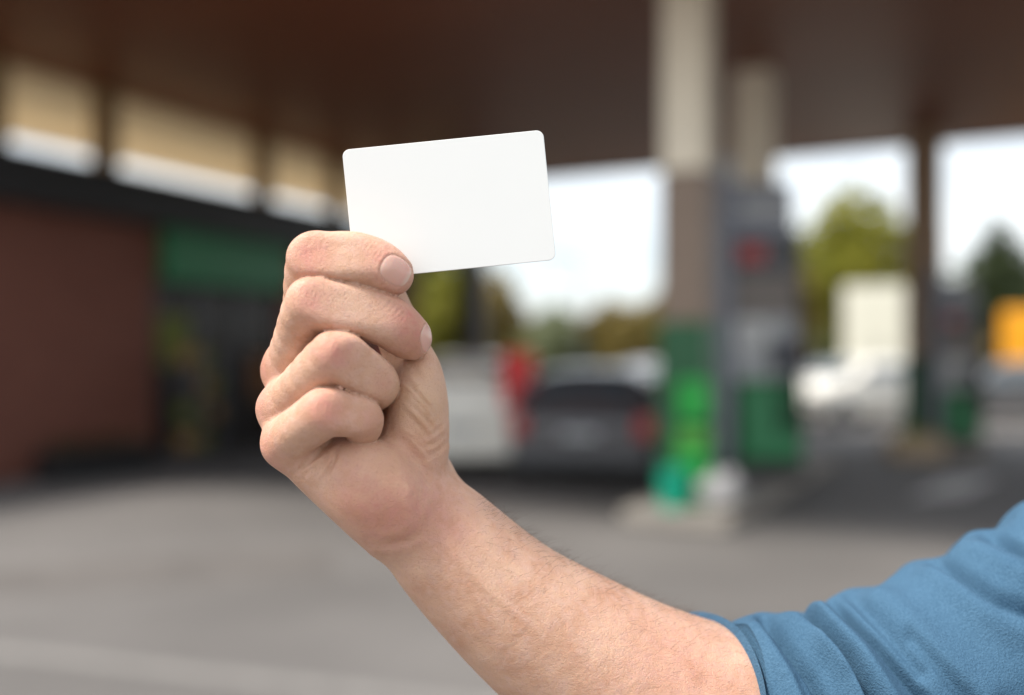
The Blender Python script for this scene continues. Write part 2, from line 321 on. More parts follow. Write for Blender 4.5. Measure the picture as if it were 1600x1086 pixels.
# ------------------------------------------------------------------ vehicles
def car(name, label, loc, rz, paint, L=4.3, W_=1.8, H=1.5, belt=.60, tall=False, group='parked cars', plate=True):
    c = empty(name, loc, rz); tag(c, label, 'car' if name != 'box_truck' else 'truck', group)
    h = L/2
    # stations from rear (-y) to front (+y): y, z0, belt, top, half width at belt, half width at roof
    bt = H*belt
    st = [(-h, .38, bt*.86, bt*.90, .80, .62), (-h+.10, .28, bt, bt+.02, .92, .68), (-h+.42, .24, bt+.02, H*.97, 1.0, .74), (-h+1.2, .22, bt, H, 1.0, .78),
          (-.1, .22, bt*.98, H, 1.0, .78), (h-1.75, .22, bt*.96, H*.93, 1.0, .74), (h-1.15, .22, bt*.93, bt*.97, .99, .8), (h-.25, .26, bt*.80, bt*.82, .93, .72), (h, .36, bt*.62, bt*.64, .78, .6)]
    bm = bmesh.new(); rings = []
    for y, z0, zb, zt, wb_, wt in st:
        hw = W_/2; a = hw*wb_; r_ = hw*wt
        half = [(0, z0), (a*.9, z0), (a*.99, z0+.12), (a, (z0+zb)/2), (a*.97, zb), (r_*1.05, zb+(zt-zb)*.75), (r_*.8, zt), (0, zt+.01)]
        pts = half+[(-x, z) for x, z in half[-2:0:-1]]
        rings.append([bm.verts.new((x, y, z)) for x, z in pts])
    n = len(rings[0])
    for a, b in zip(rings, rings[1:]):
        for i in range(n): bm.faces.new((a[i], a[(i+1) % n], b[(i+1) % n], b[i]))
    bm.faces.new(rings[0][::-1]); bm.faces.new(rings[-1]); bmesh.ops.recalc_face_normals(bm, faces=bm.faces[:])
    me = bpy.data.meshes.new('body'); bm.to_mesh(me); bm.free(); me.materials.append(paint)
    me.polygons.foreach_set('use_smooth', [True]*len(me.polygons))
    body = bpy.data.objects.new('body', me); col.objects.link(body); body.parent = c
    s = body.modifiers.new('s', 'SUBSURF'); s.levels = s.render_levels = 2
    hw = W_/2
    # windows
    MB().poly([(-hw*.62, -h+.13, bt+.06), (hw*.62, -h+.13, bt+.06), (hw*.56, -h+.40, H*.92), (-hw*.56, -h+.40, H*.92)]).build('rear_window', M['glass'], c).modifiers.new('t', 'SOLIDIFY').thickness = .03
    MB().poly([(-hw*.74, h-1.14, bt+.03), (hw*.74, h-1.14, bt+.03), (hw*.62, h-1.72, H*.93), (-hw*.62, h-1.72, H*.93)]).build('windscreen', M['glass'], c).modifiers.new('t', 'SOLIDIFY').thickness = .03
    for sx in (-1, 1):
        for y0, y1, y2, y3 in ((-h+.5, -h+.62, -.25, -.25), (-.15, -.15, h-1.95, h-1.5)):
            MB().poly([(sx*hw*.975, y0, bt+.05), (sx*hw*.80, y1, H*.90), (sx*hw*.80, y2, H*.90), (sx*hw*.975, y3, bt+.05)]).build('side_window', M['glass'], c).modifiers.new('t', 'SOLIDIFY').thickness = .03
        tz = bt*.9 if not tall else 1.27
        MB().box((sx*hw*.80, -h+.07, tz-.05), (.20 if not tall else .40, .14, .26 if not tall else .72), bev=.03).build('tail_light', M['tailred' if tall else 'red'], c)
        MB().box((sx*hw*.70, h-.10, bt*.62), (.32, .16, .14), bev=.04).build('headlight', M['chrome'], c)
        MB().box((sx*(hw+.06), h-1.45, bt+.05), (.16, .10, .12), bev=.03).build('mirror', M['trim'], c)
        for y in (-h+.8, h-.85):
            wh = empty('wheel', (sx*(hw-.12), y, .33)); wh.parent = c
            MB().cyl((-.11, 0, 0), (.11, 0, 0), .33, n=28).build('tyre', M['rubber'], wh, bevel=.03)
            MB().cyl((sx*.10, 0, 0), (sx*.125, 0, 0), .21, n=20).build('rim', M['chrome'], wh)
    MB().box((0, -h+.03, .38), (W_*.88, .16, .26), bev=.05).build('rear_bumper', M['trim'] if plate else paint, c)
    MB().box((0, h-.04, .36), (W_*.86, .16, .22), bev=.05).build('front_bumper', M['trim'], c)
    MB().box((0, -h-.03, .62), (.42, .02, .09)).build('number_plate', M['lgrey'], c)
    return c
YW = 12.5
car('parked_car', 'cream white estate car with tall red tail lights behind the raised hand', (X(733, YW), YW+2.2, 0), R(-3), M['wcar'], 4.5, 1.82, 1.56, belt=.74, tall=True, plate=False)
YB = 11.4
car('parked_car', 'black car with grey bumper parked just right of the white estate', (X(940, YB)+.30, YB+2.3, 0), R(-14), M['dcar'], 4.5, 1.86, 1.4)
car('parked_car', 'white car with rounded roof parked behind the fuel pump and far column', (X(1330, 22.8), 22.8, 0), R(124), M['wcar'], 4.5, 1.8, 1.5, belt=.72)
car('parked_car', 'silver car in the distance between black car and near column', (X(1000, 27), 27, 0), R(60), M['scar'], 4.3, 1.78, 1.45)
car('parked_car', 'dark grey car at the right edge of the photo near the yellow truck', (X(1590, 22), 22.5, 0), R(70), M['trim'], 4.3, 1.78, 1.45)

def truck(px, Y, rz, paint, W_, Hh, L, label):
    c = empty('box_truck', (X(px, Y), Y, 0), rz); tag(c, label, 'truck', 'trucks parked beyond the forecourt')
    MB().box((0, 0, (.9+Hh)/2), (W_, L, Hh-.9), bev=.05).build('cargo_box', paint, c)
    MB().box((0, .3, .75), (W_*.5, L+2.2, .22)).build('chassis', M['black'], c)
    cb = MB().prism([(L/2+.1, .6), (L/2+1.9, .6), (L/2+1.9, 1.4), (L/2+1.5, 2.3), (L/2+.1, 2.4)], -W_*.45, W_*.45).build('cab', paint, c, bevel=.06)
    MB().poly([(-W_*.4, L/2+1.92, 1.42), (W_*.4, L/2+1.92, 1.42), (W_*.4, L/2+1.56, 2.22), (-W_*.4, L/2+1.56, 2.22)]).build('windscreen', M['glass'], cb)
    for sx in (-1, 1):
        MB().poly([(sx*W_*.455, L/2+.5, 1.4), (sx*W_*.455, L/2+1.6, 1.4), (sx*W_*.455, L/2+1.35, 2.15), (sx*W_*.455, L/2+.5, 2.15)]).build('side_window', M['glass'], cb)
        MB().box((sx*W_*.42, -L/2-.02, .85), (.16, .05, .14)).build('tail_light', M['red'], c)
        for y in (-L/2+.8, L/2+1.0):
            wh = empty('wheel', (sx*(W_/2-.2), y, .45)); wh.parent = c
            MB().cyl((-.14, 0, 0), (.14, 0, 0), .45, n=28).build('tyre', M['rubber'], wh, bevel=.03)
            MB().cyl((sx*.13, 0, 0), (sx*.15, 0, 0), .26, n=20).build('rim', M['chrome'], wh)
    dr = MB()
    for sx in (-1, 1): dr.box((sx*W_*.24, -L/2-.02, (.95+Hh)/2), (W_*.46, .03, Hh-1.05))
    dr.build('rear_doors', paint, c)
    for k in range(2): MB().box((-.05+.1*k, -L/2-.05, 1.6), (.02, .03, .8)).build('door_bar', M['trim'], c)
truck(1369, 31, R(-19), M['ccar'], 1.9, 3.6, 5.2, 'cream box truck standing behind the white car')
truck(1618, 31, R(-26), M['ycar'], 1.9, 2.95, 4.0, 'bright yellow truck at the right edge behind the far pump')

# ------------------------------------------------------------------ trees
def leaves(name, blobs, n, size, m, parent):
    tot = sum(b[3]*b[4]*b[5] for b in blobs); V_ = []; F = []
    for bx, by, bz, rx, ry, rz_ in blobs:
        k = int(n*rx*ry*rz_/tot)+1
        d = rng.normal(size=(k, 3)); d /= np.linalg.norm(d, axis=1)[:, None]; r_ = rng.uniform(.45, 1, (k, 1))**.6
        c = np.array([bx, by, bz])+d*r_*np.array([rx, ry, rz_])*(1+.25*rng.normal(size=(k, 1))*.5)
        a = rng.normal(size=(k, 3)); a /= np.linalg.norm(a, axis=1)[:, None]; b = np.cross(a, rng.normal(size=(k, 3))); b /= np.linalg.norm(b, axis=1)[:, None]
        s = size*rng.uniform(.6, 1.4, (k, 1))
        V_.append(np.stack([c-a*s, c+b*s*.5, c+a*s, c-b*s*.5], 1).reshape(-1, 3))
    V_ = np.concatenate(V_); F = np.arange(len(V_)).reshape(-1, 4)
    me = bpy.data.meshes.new(name); me.from_pydata(V_.tolist(), [], F.tolist()); me.materials.append(m)
    o = bpy.data.objects.new(name, me); col.objects.link(o); o.parent = parent; return o
def tree(px, Y, ztop, wd, m, label, trunk=.35, n=2600, leaf=.16, conifer=False, group='trees beyond the forecourt', name='tree'):
    t = empty(name, (X(px, Y), Y, 0)); tag(t, label, 'tree', group)
    tr = MB().cyl((0, 0, 0), (0, 0, ztop*.45), wd*.045+.05, wd*.03+.03, 12)
    for k in range(7):
        a = k*2.4; z0 = ztop*(.28+.06*k); tr.cyl((0, 0, z0), (math.cos(a)*wd*.32, math.sin(a)*wd*.32, z0+ztop*.18), wd*.02+.02, .015, 8)
    tr.cyl((0, 0, ztop*.45), (0, 0, ztop*.85), wd*.03+.03, .02, 10)
    tr.build('trunk', M['bark'], t)
    bl = []
    for k in range(16):
        f = k/15; z = ztop*(trunk+(1-trunk)*(.06+.84*f)); e = (1-f)**.8+.12 if conifer else math.sin(math.pi*(.12+.8*f))
        a = k*2.4; rr = wd*.5*e; off = rr*.55
        bl.append((math.cos(a)*off, math.sin(a)*off, z, rr*.62, rr*.62, ztop*.10))
    leaves('crown', bl, n, leaf, m, t); return t
tree(1335, 38, 8.4, 4.6, M['leafY'], 'yellow green spring tree above the cream truck', n=9000, trunk=.22)
tree(1262, 42, 7.6, 2.8, M['leafP'], 'pale thin leaved tree left of the yellow green one', n=900)
tree(1562, 44, 7.9, 4.6, M['leafD'], 'dark pointed evergreen at the right edge above the yellow truck', conifer=True, n=8000)
tree(1640, 46, 6.6, 4.0, M['leafD'], 'dark evergreen cut off by the right edge of the photo', conifer=True, n=3000)
tree(697, 25, 4.0, 1.7, M['leafY'], 'bright lime tree between the shop end and the dark column', n=1800, leaf=.12)
tree(775, 34, 4.6, 1.9, M['leafO'], 'olive tree just right of the dark column', n=1600)
tree(646, 30, 6.2, 3.0, M['leafD'], 'dark tree behind the shop corner', n=2500)
tree(1235, 30, 4.6, 1.6, M['leafO'], 'small olive brown tree right behind the near fuel pump', n=1500)
tree(1480, 40, 5.2, 2.4, M['leafP'], 'pale green tree between the far column and yellow truck', n=1200)
xs = [(820, 4.1), (868, 4.5), (915, 3.9), (955, 4.9), (992, 4.3), (1028, 5.2), (1062, 4.6), (1180, 5.0), (1290, 4.8), (1400, 5.4), (1450, 4.9), (1530, 4.4)]
wds = ['leftmost', 'second', 'third', 'fourth', 'fifth', 'sixth', 'seventh', 'eighth', 'ninth', 'tenth', 'eleventh', 'rightmost']
for (px, zt), wd_ in zip(xs, wds):
    tree(px, 55+random.uniform(-4, 4), zt, 3.4, M['leafO'] if random.random() < .7 else M['leafP'], wd_+' of the small olive trees along the horizon', trunk=.05, n=3200, leaf=.22, group='small trees along the horizon')
hd = []
for k in range(60): hd.append((-35+k*1.3, 70+random.uniform(-2, 2), 1.2+random.uniform(0, .8), 1.4, 1.4, 1.3))
far = leaves('far_woodland', hd, 14000, .3, M['leafO'], None); tag(far, 'far olive brown hedge and scrub along the horizon', 'woodland', kind='stuff')

lp = empty('street_lamp', (X(905, 33), 33, 0)); tag(lp, 'thin grey street lamp reaching above the trees right of the card', 'street lamp')
MB().cyl((0, 0, 0), (0, 0, 4.9), .05, .035).tube([(0, 0, 4.9), (-.3, 0, 5.0), (-.5, 0, 5.0)], .03).build('pole', M['trim'], lp)
MB().box((-.72, 0, 4.97), (.9, .3, .12), bev=.04).build('lamp_head', M['grey'], lp)
# ------------------------------------------------------------------ the arm: one continuous surface grown from a distance field (millimetres)
# local axes: x right, y up, z towards the camera; world = (x, FOC-z, CAMH+y)
DM = FOC*1000
def P(px, py, z): s = (DM-z)/FPX; return np.array([(px-800)*s, (HY-py)*s, z], float)
def RP(r, z): return r*(DM-z)/FPX                       # a radius in photo pixels, in mm at depth z
def chain(lst): return [(P(a, b, z), RP(r, z)) for a, b, z, r in lst]
def smin(a, b, k):
    h = np.clip(.5+.5*(b-a)/k, 0, 1); return b+(a-b)*h-k*h*(1-h)
def seg(p, A, B):
    (a, ra), (b, rb) = A, B; ab = b-a; t = np.clip(((p-a)@ab)/(ab@ab), 0, 1)
    return np.linalg.norm(p-a-t[:, None]*ab, axis=1)-(ra+(rb-ra)*t)
def dense(ch, m=3):                                      # Catmull-Rom refinement of a chain of (centre, radius)
    q = np.array([np.append(a, r) for a, r in ch]); o = []
    for i in range(len(q)-1):
        a, b, c, d = q[max(i-1, 0)], q[i], q[i+1], q[min(i+2, len(q)-1)]
        for k in range(m): f = k/m; o.append(.5*(2*b+(c-a)*f+(2*a-5*b+4*c-d)*f*f+(3*b-a-3*c+d)*f**3))
    o.append(q[-1]); return [(v[:3], v[3]) for v in o]
def chd(p, ch, k=1.0):
    C = np.array([a for a, _ in ch]); r = max(b for _, b in ch); lo_, hi_ = C.min(0)-r, C.max(0)+r
    bd = np.linalg.norm(np.maximum(np.maximum(lo_-p, p-hi_), 0), axis=1); out = bd+12.; ok = bd < 13
    if ok.any():
        q = p[ok]; d = seg(q, ch[0], ch[1])
        for a, b in zip(ch[1:], ch[2:]): d = smin(d, seg(q, a, b), k) if k else np.minimum(d, seg(q, a, b))
        out[ok] = d
    return out
def ell(p, c, r, ax):                                    # ellipsoid; ax = rows of local axes
    q = (p-c)@np.array(ax).T; r = np.array(r); k0 = np.linalg.norm(q/r, axis=1)+1e-9; k1 = np.linalg.norm(q/r**2, axis=1)+1e-9
    return k0*(k0-1)/k1
def axes(d, hint=(0, 0, 1)):
    d = np.array(d, float); d /= np.linalg.norm(d); n = np.array(hint, float); n -= n@d*d; n /= np.linalg.norm(n); return [d, np.cross(n, d), n]

INDEX = dense(chain([(486, 535, -28, 38), (482, 470, -10, 38), (490, 408, 8, 40.5), (512, 404, 11, 40), (550, 404, 11, 41), (582, 412, 10, 39.5), (602, 422, 9, 36.5), (614, 430, 8, 32)]))
MIDDLE = dense(chain([(453, 578, -20, 39), (468, 528, -3, 39), (488, 476, 13, 41), (518, 480, 15, 40.5), (562, 487, 12, 41), (604, 501, 8, 40), (626, 516, 4, 37.5), (641, 529, 0, 33.5)]))
RING = dense(chain([(443, 638, -9, 36.5), (480, 598, 7, 38), (524, 558, 19, 40), (552, 572, 17, 38), (584, 595, 8, 36.5), (586, 606, -3, 34), (580, 612, -12, 31)]))
PINKY = dense(chain([(448, 692, 0, 37), (475, 668, 12, 37.5), (509, 645, 21, 38), (538, 647, 19, 34), (563, 652, 13, 33.5), (567, 669, 7, 28), (563, 688, 4, 19)]))
THUMB = dense(chain([(662, 694, -14, 38), (655, 640, -16, 40), (645, 585, -20, 38), (628, 530, -21, 36), (608, 490, -20, 36), (592, 455, -14, 36), (585, 434, -10.5, 32)]), 2)
META = [chain([(450, 694, -5, 35), (618, 806, -8, 70)]), chain([(443, 640, -9, 36), (632, 796, -22, 66)]),
        chain([(453, 580, -20, 39), (640, 772, -28, 62)]), chain([(486, 535, -28, 38), (655, 750, -30, 56)])]
FORE = dense(chain([(640, 800, -20, 66), (678, 830, -19, 80), (724, 878, -18, 90), (802, 950, -20, 102), (900, 1022, -27, 121), (1014, 1100, -35, 146), (1130, 1160, -43, 170)]), 4)
HYPO = (P(588, 764, 3), (26, 18.5, 17), axes((1, -.88, -.12)))
HYP2 = (P(528, 744, -4), (22, 11, 11), axes((1, -.72, -.05)))
THEN = (P(650, 640, -11), (27, 11.5, 13), axes((.12, 1, 0)))
WEB = chain([(640, 692, -12, 36), (660, 800, -22, 48)])
BUMPS = [(P(480, 396, 10), 6.3), (P(480, 464, 15), 6.2), (P(516, 548, 22), 6.0), (P(500, 636, 22.5), 5.6)]   # bony corners of the middle knuckles

def flat(a, b, h):                                       # the back of each middle phalanx is flatter than a tube
    A, B = P(*a), P(*b); ax = (B-A)/np.linalg.norm(B-A); n = np.array([0, .22, 1.]); n -= n@ax*ax; n /= np.linalg.norm(n); return A, n, h
FLAT = [flat((490, 408, 8), (582, 412, 10), 9.3), flat((488, 476, 14), (604, 501, 8), 9.4), flat((524, 558, 20), (584, 595, 8), 8.9), flat((509, 645, 21.5), (563, 652, 13), 8.5)]
def crease(pts, depth, width): return (np.array([P(a, b, 5)[:2] for a, b in pts]), depth, width)
CREASE = [crease([(530, 684), (505, 702), (484, 720), (462, 744)], 1.3, 1.2), crease([(533, 690), (528, 716), (504, 758)], 1.1, 1.1), crease([(515, 690), (495, 699), (470, 720)], .8, 1.0),
          crease([(500, 724), (484, 736), (466, 754)], .6, 1.0), crease([(594, 672), (632, 693), (652, 726), (662, 759), (660, 795), (660, 826)], 1.0, 2.6),
          crease([(585, 842), (610, 846), (638, 840), (662, 818)], .8, 2.2), crease([(672, 750), (680, 790), (672, 825)], .3, 2.5), crease([(690, 765), (722, 812), (775, 872), (850, 930)], -.55, 2.2), crease([(668, 800), (700, 850), (770, 925), (860, 1000)], -.35, 1.8), crease([(716, 800), (760, 842), (812, 870)], -.3, 1.5),
          crease([(662, 718), (682, 708), (698, 690)], .5, 1.1), crease([(652, 702), (680, 694), (699, 674)], .35, 1.0), crease([(655, 684), (676, 678), (700, 656)], .25, .9)]
for k in range(13):                                      # fan of thenar wrinkles
    y0 = 556+k*9.5+random.uniform(-3, 3); x0 = 622+random.uniform(-4, 6)-.15*k
    L = random.uniform(.5, 1); CREASE.append(crease([(x0, y0), (x0+24*L, y0+16*L), (x0+50*L, y0+44*L), (x0+66*L, y0+74*L)], random.uniform(.2, .6), random.uniform(.6, 1.3)))
for cx, cy, n_, dx, dy, ln, dp in ((500, 398, 5, 7, 0, 14, .12), (594, 398, 5, 5, 3, 12, .26), (497, 463, 5, 7, 2, 13, .13), (628, 490, 5, 6, 5, 13, .22), (536, 545, 4, 7, 5, 11, .12), (524, 632, 4, 7, 1, 11, .13)):
    for j in range(n_):
        x0 = cx+(j-n_/2)*dx+random.uniform(-1, 1); y0 = cy+(j-n_/2)*dy; a = math.atan2(dy, dx)+math.pi/2
        CREASE.append(crease([(x0-ln*math.cos(a), y0-ln*math.sin(a)), (x0+random.uniform(-2, 2), y0), (x0+ln*math.cos(a), y0+ln*math.sin(a))], dp*random.uniform(.6, 1.2), .5))

_wd = rng.normal(size=(14, 3)); _wd /= np.linalg.norm(_wd, axis=1)[:, None]; _wf = rng.uniform(.12, .5, 14); _wp = rng.uniform(0, 6.28, 14)
def waves(p):
    s = 0
    for d, f, ph in zip(_wd, _wf, _wp): s = s+np.sin(p@d*f+ph)*(.15/f)
    return s/14
def pld(q, pl):
    d = np.full(len(q), 1e9)
    for a, b in zip(pl, pl[1:]):
        ab = b-a; t = np.clip(((q-a)@ab)/(ab@ab), 0, 1); d = np.minimum(d, np.linalg.norm(q-a-t[:, None]*ab, axis=1))
    return d
def sdf_fingers(p):
    ds = []
    for ch, bp in ((INDEX, 0), (MIDDLE, 1), (RING, 2), (PINKY, 3)):
        d = chd(p, ch, 1.2); c, r = BUMPS[bp]; d = smin(d, np.linalg.norm(p-c, axis=1)-r, 4.5)
        c, n_, h = FLAT[bp]; ds.append(-smin(-d, -((p-c)@n_-h), 2.6))
    return ds
def sdf(p, detail=True):
    n = len(p); out = np.empty(n)
    for i in range(0, n, 200000):
        q = p[i:i+200000]; out[i:i+200000] = _sdf(q, detail)
    return out
def _sdf(p, detail):
    palm = seg(p, *META[0])
    for m_ in META[1:]: palm = smin(palm, seg(p, *m_), 7)
    palm = smin(palm, ell(p, *HYPO), 10); palm = smin(palm, ell(p, *HYP2), 8)
    palm = smin(palm, seg(p, *WEB), 8)
    palm = smin(palm, chd(p, FORE, 5), 7)
    th = smin(chd(p, THUMB, 2), ell(p, *THEN), 8)
    palm = smin(palm, th, 9)
    fs = sdf_fingers(p)
    # fingers blend broadly into the palm only round the knuckle row
    lx = np.clip((p[:, 0]-P(455, 600, 0)[0])/RP(60, 0), 0, 1); kk = 7*(1-lx)+.8*lx
    d = fs[0]
    kf = 1.8*(1-lx)+.12*lx
    for f in fs[1:]: gv = .45*detail*lx*np.exp(-((d-f)/1.35)**2); d = smin(d, f, kf)+gv      # a narrow valley where skin meets skin
    gv = .35*detail*lx*np.exp(-((d-palm)/1.2)**2); d = smin(d, palm, kk)+gv
    if detail:
        near = (np.abs(d) < 4) & (p[:, 0] < P(900, 0, 0)[0])
        if near.any():
            q = p[near]; e = np.zeros(len(q))
            for pl_, dp, w_ in CREASE:
                lo = pl_.min(0)-4*w_; hi = pl_.max(0)+4*w_
                s = np.where((q[:, 0] > lo[0]) & (q[:, 0] < hi[0]) & (q[:, 1] > lo[1]) & (q[:, 1] < hi[1]) & (q[:, 2] > -25))[0]
                if len(s): dd = pld(q[s][:, :2], pl_)/w_; ln = np.linalg.norm(pl_[0]-pl_[-1])*.2+1
                if len(s): e[s] += dp*(1-np.exp(-(np.minimum(np.linalg.norm(q[s][:, :2]-pl_[0], axis=1), np.linalg.norm(q[s][:, :2]-pl_[-1], axis=1))/ln)**2))*(np.exp(-dd**2)-.28*np.exp(-((dd-1.9)/.9)**2))
            d[near] += e
        d = d+waves(p)*.2
    return d
def grad(p, f, h=.12):
    k = np.array([[1, -1, -1], [-1, -1, 1], [-1, 1, -1], [1, 1, 1]], float); g = np.zeros_like(p)
    for v in k: g += v*f(p+v*h)[:, None]
    return g/(4*h)

def nets(f, lo, hi, h):
    n = np.ceil((hi-lo)/h).astype(int); c = 4; nc = n//c+2
    gx = [lo[i]+h*c*np.arange(nc[i]) for i in range(3)]
    G = np.stack(np.meshgrid(*gx, indexing='ij'), -1).reshape(-1, 3); dc = f(G).reshape(nc)
    F = np.repeat(np.repeat(np.repeat(dc, c, 0), c, 1), c, 2)
    near = np.abs(dc) < h*c*1.9+2
    nf = np.repeat(np.repeat(np.repeat(near, c, 0), c, 1), c, 2)
    idx = np.argwhere(nf); F[nf] = f(lo+idx*h)
    S = F < 0; sh = [s-1 for s in S.shape]
    cnt = np.zeros(sh, np.int8)
    cor = [(i, j, k) for i in (0, 1) for j in (0, 1) for k in (0, 1)]
    for i, j, k in cor: cnt += S[i:i+sh[0], j:j+sh[1], k:k+sh[2]]
    act = np.argwhere((cnt > 0) & (cnt < 8)); vid = -np.ones(sh, np.int64); vid[tuple(act.T)] = np.arange(len(act))
    val = {q: F[act[:, 0]+q[0], act[:, 1]+q[1], act[:, 2]+q[2]] for q in cor}
    acc = np.zeros((len(act), 3)); cn = np.zeros(len(act))
    for a in cor:
        for ax in range(3):
            if a[ax] == 0:
                b = list(a); b[ax] = 1; b = tuple(b); va, vb = val[a], val[b]; m_ = (va < 0) != (vb < 0)
                t = np.where(m_, va/np.where(m_, va-vb, 1), 0); p = np.array(a, float)+np.zeros((len(act), 3)); p[:, ax] = t
                acc += p*m_[:, None]; cn += m_
    Vv = lo+(act+acc/cn[:, None])*h; Q = []
    for ax in range(3):
        o1, o2 = (ax+1) % 3, (ax+2) % 3
        s0 = [slice(None)]*3; s1 = [slice(None)]*3; s0[ax] = slice(0, -1); s1[ax] = slice(1, None)
        a_, b_ = S[tuple(s0)], S[tuple(s1)]; e = np.argwhere(a_ != b_); ins = a_[tuple(e.T)]
        e = e[(e[:, o1] > 0) & (e[:, o2] > 0)]; ins = a_[tuple(e.T)]
        def cell(d1, d2): q = e.copy(); q[:, o1] += d1; q[:, o2] += d2; return vid[tuple(q.T)]
        q = np.stack([cell(-1, -1), cell(0, -1), cell(0, 0), cell(-1, 0)], 1); q[~ins] = q[~ins][:, ::-1]; Q.append(q)
    return Vv, np.concatenate(Q)
def subdiv(V_, Q):
    E = np.stack([Q, np.roll(Q, -1, 1)], -1); Es = np.sort(E.reshape(-1, 2), 1); key = Es[:, 0]*len(V_)+Es[:, 1]
    u, inv = np.unique(key, return_inverse=True); em = (V_[u//len(V_)]+V_[u % len(V_)])/2; n = len(V_); inv = inv.reshape(-1, 4)+n
    fc = V_[Q].mean(1); fi = n+len(u)+np.arange(len(Q))
    q = [np.stack([Q[:, i], inv[:, i], fi, inv[:, (i-1) % 4]], 1) for i in range(4)]
    return np.concatenate([V_, em, fc]), np.concatenate(q)
def relax(V_, Q, lam=.5):
    s = np.zeros_like(V_); c = np.zeros(len(V_))
    for i in range(4):
        for j in (1, 3): np.add.at(s, Q[:, i], V_[Q[:, (i+j) % 4]]); np.add.at(c, Q[:, i], 1)
    return V_+lam*(s/np.maximum(c, 1)[:, None]-V_)
def project(V_, f, it=2):
    for _ in range(it):
        d = f(V_); g = grad(V_, f); V_ = V_-np.clip(d, -1, 1)[:, None]*g/np.maximum((g*g).sum(1), .25)[:, None]
    return V_

lo = np.array([-112., -246., -104.]); hi = np.array([164., 60., 48.])
V_, Q = nets(lambda p: sdf(p, False), lo, hi, 1.15)
V_ = project(relax(V_, Q, .4), lambda p: sdf(p, False), 1)
V_, Q = subdiv(V_, Q)
V_ = project(V_, sdf, 2)
used = np.unique(Q)
# ---- nails: frames (centre, outward normal, direction to the tip, half width, half length)
def unit(v): v = np.array(v, float); return v/np.linalg.norm(v)
def raysurf(o, d, f, n=40):
    t = np.zeros(len(o))
    for _ in range(n): t += f(o+d*t[:, None])*.8
    return o+d*t[:, None]
def nailframe(px, py, z, n, tip, hw, hl):
    n = unit(n); tip = unit(np.array(tip, float)-np.dot(tip, n)*n); c = raysurf((P(px, py, z)+n*25)[None], -n[None], lambda p: sdf(p, False))[0]
    return c, n, tip, np.cross(n, tip), hw, hl
NAILS = [nailframe(619, 429, 8, (.10, .12, 1), (.86, -.46, 0), 6.0, 6.2), nailframe(660, 530, 2, (.80, .12, .62), (.5, -.72, -.45), 5.3, 6.0)]
def rho(p, fr):
    c, n, t, s, hw, hl = fr; q = p-c; a = np.abs(q@s)/hw; b = q@t/hl; h = np.abs(q@n)
    return (a**2.6+np.abs(b)**2.6)**(1/2.6), a, b, h, q@n
Nn = grad(V_, lambda p: sdf(p, False)); Nn /= np.linalg.norm(Nn, axis=1)[:, None]
for fr in NAILS:
    r_, a, b, h, hn = rho(V_, fr); ok = (hn > -8) & (r_ < 2) & ((Nn@fr[1]) > .1)
    V_ = V_+Nn*(ok*(.32*np.exp(-((r_-1.13)/.14)**2)*(b < .75)*.7-.24*(1/(1+np.exp((r_-.97)/.03)))))[:, None]
# redness where skin is thin or worn, read by the material
JN = [(P(484, 398, 18), 8, .7), (P(484, 466, 24), 8, .6), (P(524, 548, 29), 8, .75), (P(508, 636, 30), 8, .7), (P(595, 400, 18), 7, .5), (P(640, 500, 14), 8, .8), (P(620, 432, 16), 9, .55), (P(650, 540, 8), 9, .5),
      (P(420, 575, -15), 9, .5), (P(410, 632, -4), 8, .55), (P(420, 705, 4), 10, .5), (P(600, 790, 20), 22, .6), (P(640, 700, 5), 12, .35), (P(600, 600, 15), 7, .4), (P(582, 655, 18), 7, .4), (P(1080, 1040, 0), 34, .3), (P(700, 800, 10), 16, .3)]
tint = np.zeros(len(V_))
for c, r_, a_ in JN: tint += 1.1*a_*np.exp(-((V_-c)**2).sum(1)/(r_*r_))
ylw = np.exp(-((V_-P(655, 640, 5))**2).sum(1)/(22**2))+.8*np.exp(-((V_-P(620, 720, 18))**2).sum(1)/(13**2))

def npmesh(name, V_, Q, m):
    me = bpy.data.meshes.new(name); W_ = np.stack([V_[:, 0], -V_[:, 2], V_[:, 1]], 1)/1000
    me.vertices.add(len(W_)); me.vertices.foreach_set('co', W_.ravel().astype(np.float32))
    me.loops.add(Q.size); me.loops.foreach_set('vertex_index', Q.ravel().astype(np.int32))
    me.polygons.add(len(Q)); me.polygons.foreach_set('loop_start', np.arange(0, Q.size, Q.shape[1], dtype=np.int32))
    me.polygons.foreach_set('use_smooth', np.ones(len(Q), bool)); me.update(calc_edges=True); me.validate(); me.materials.append(m); return me

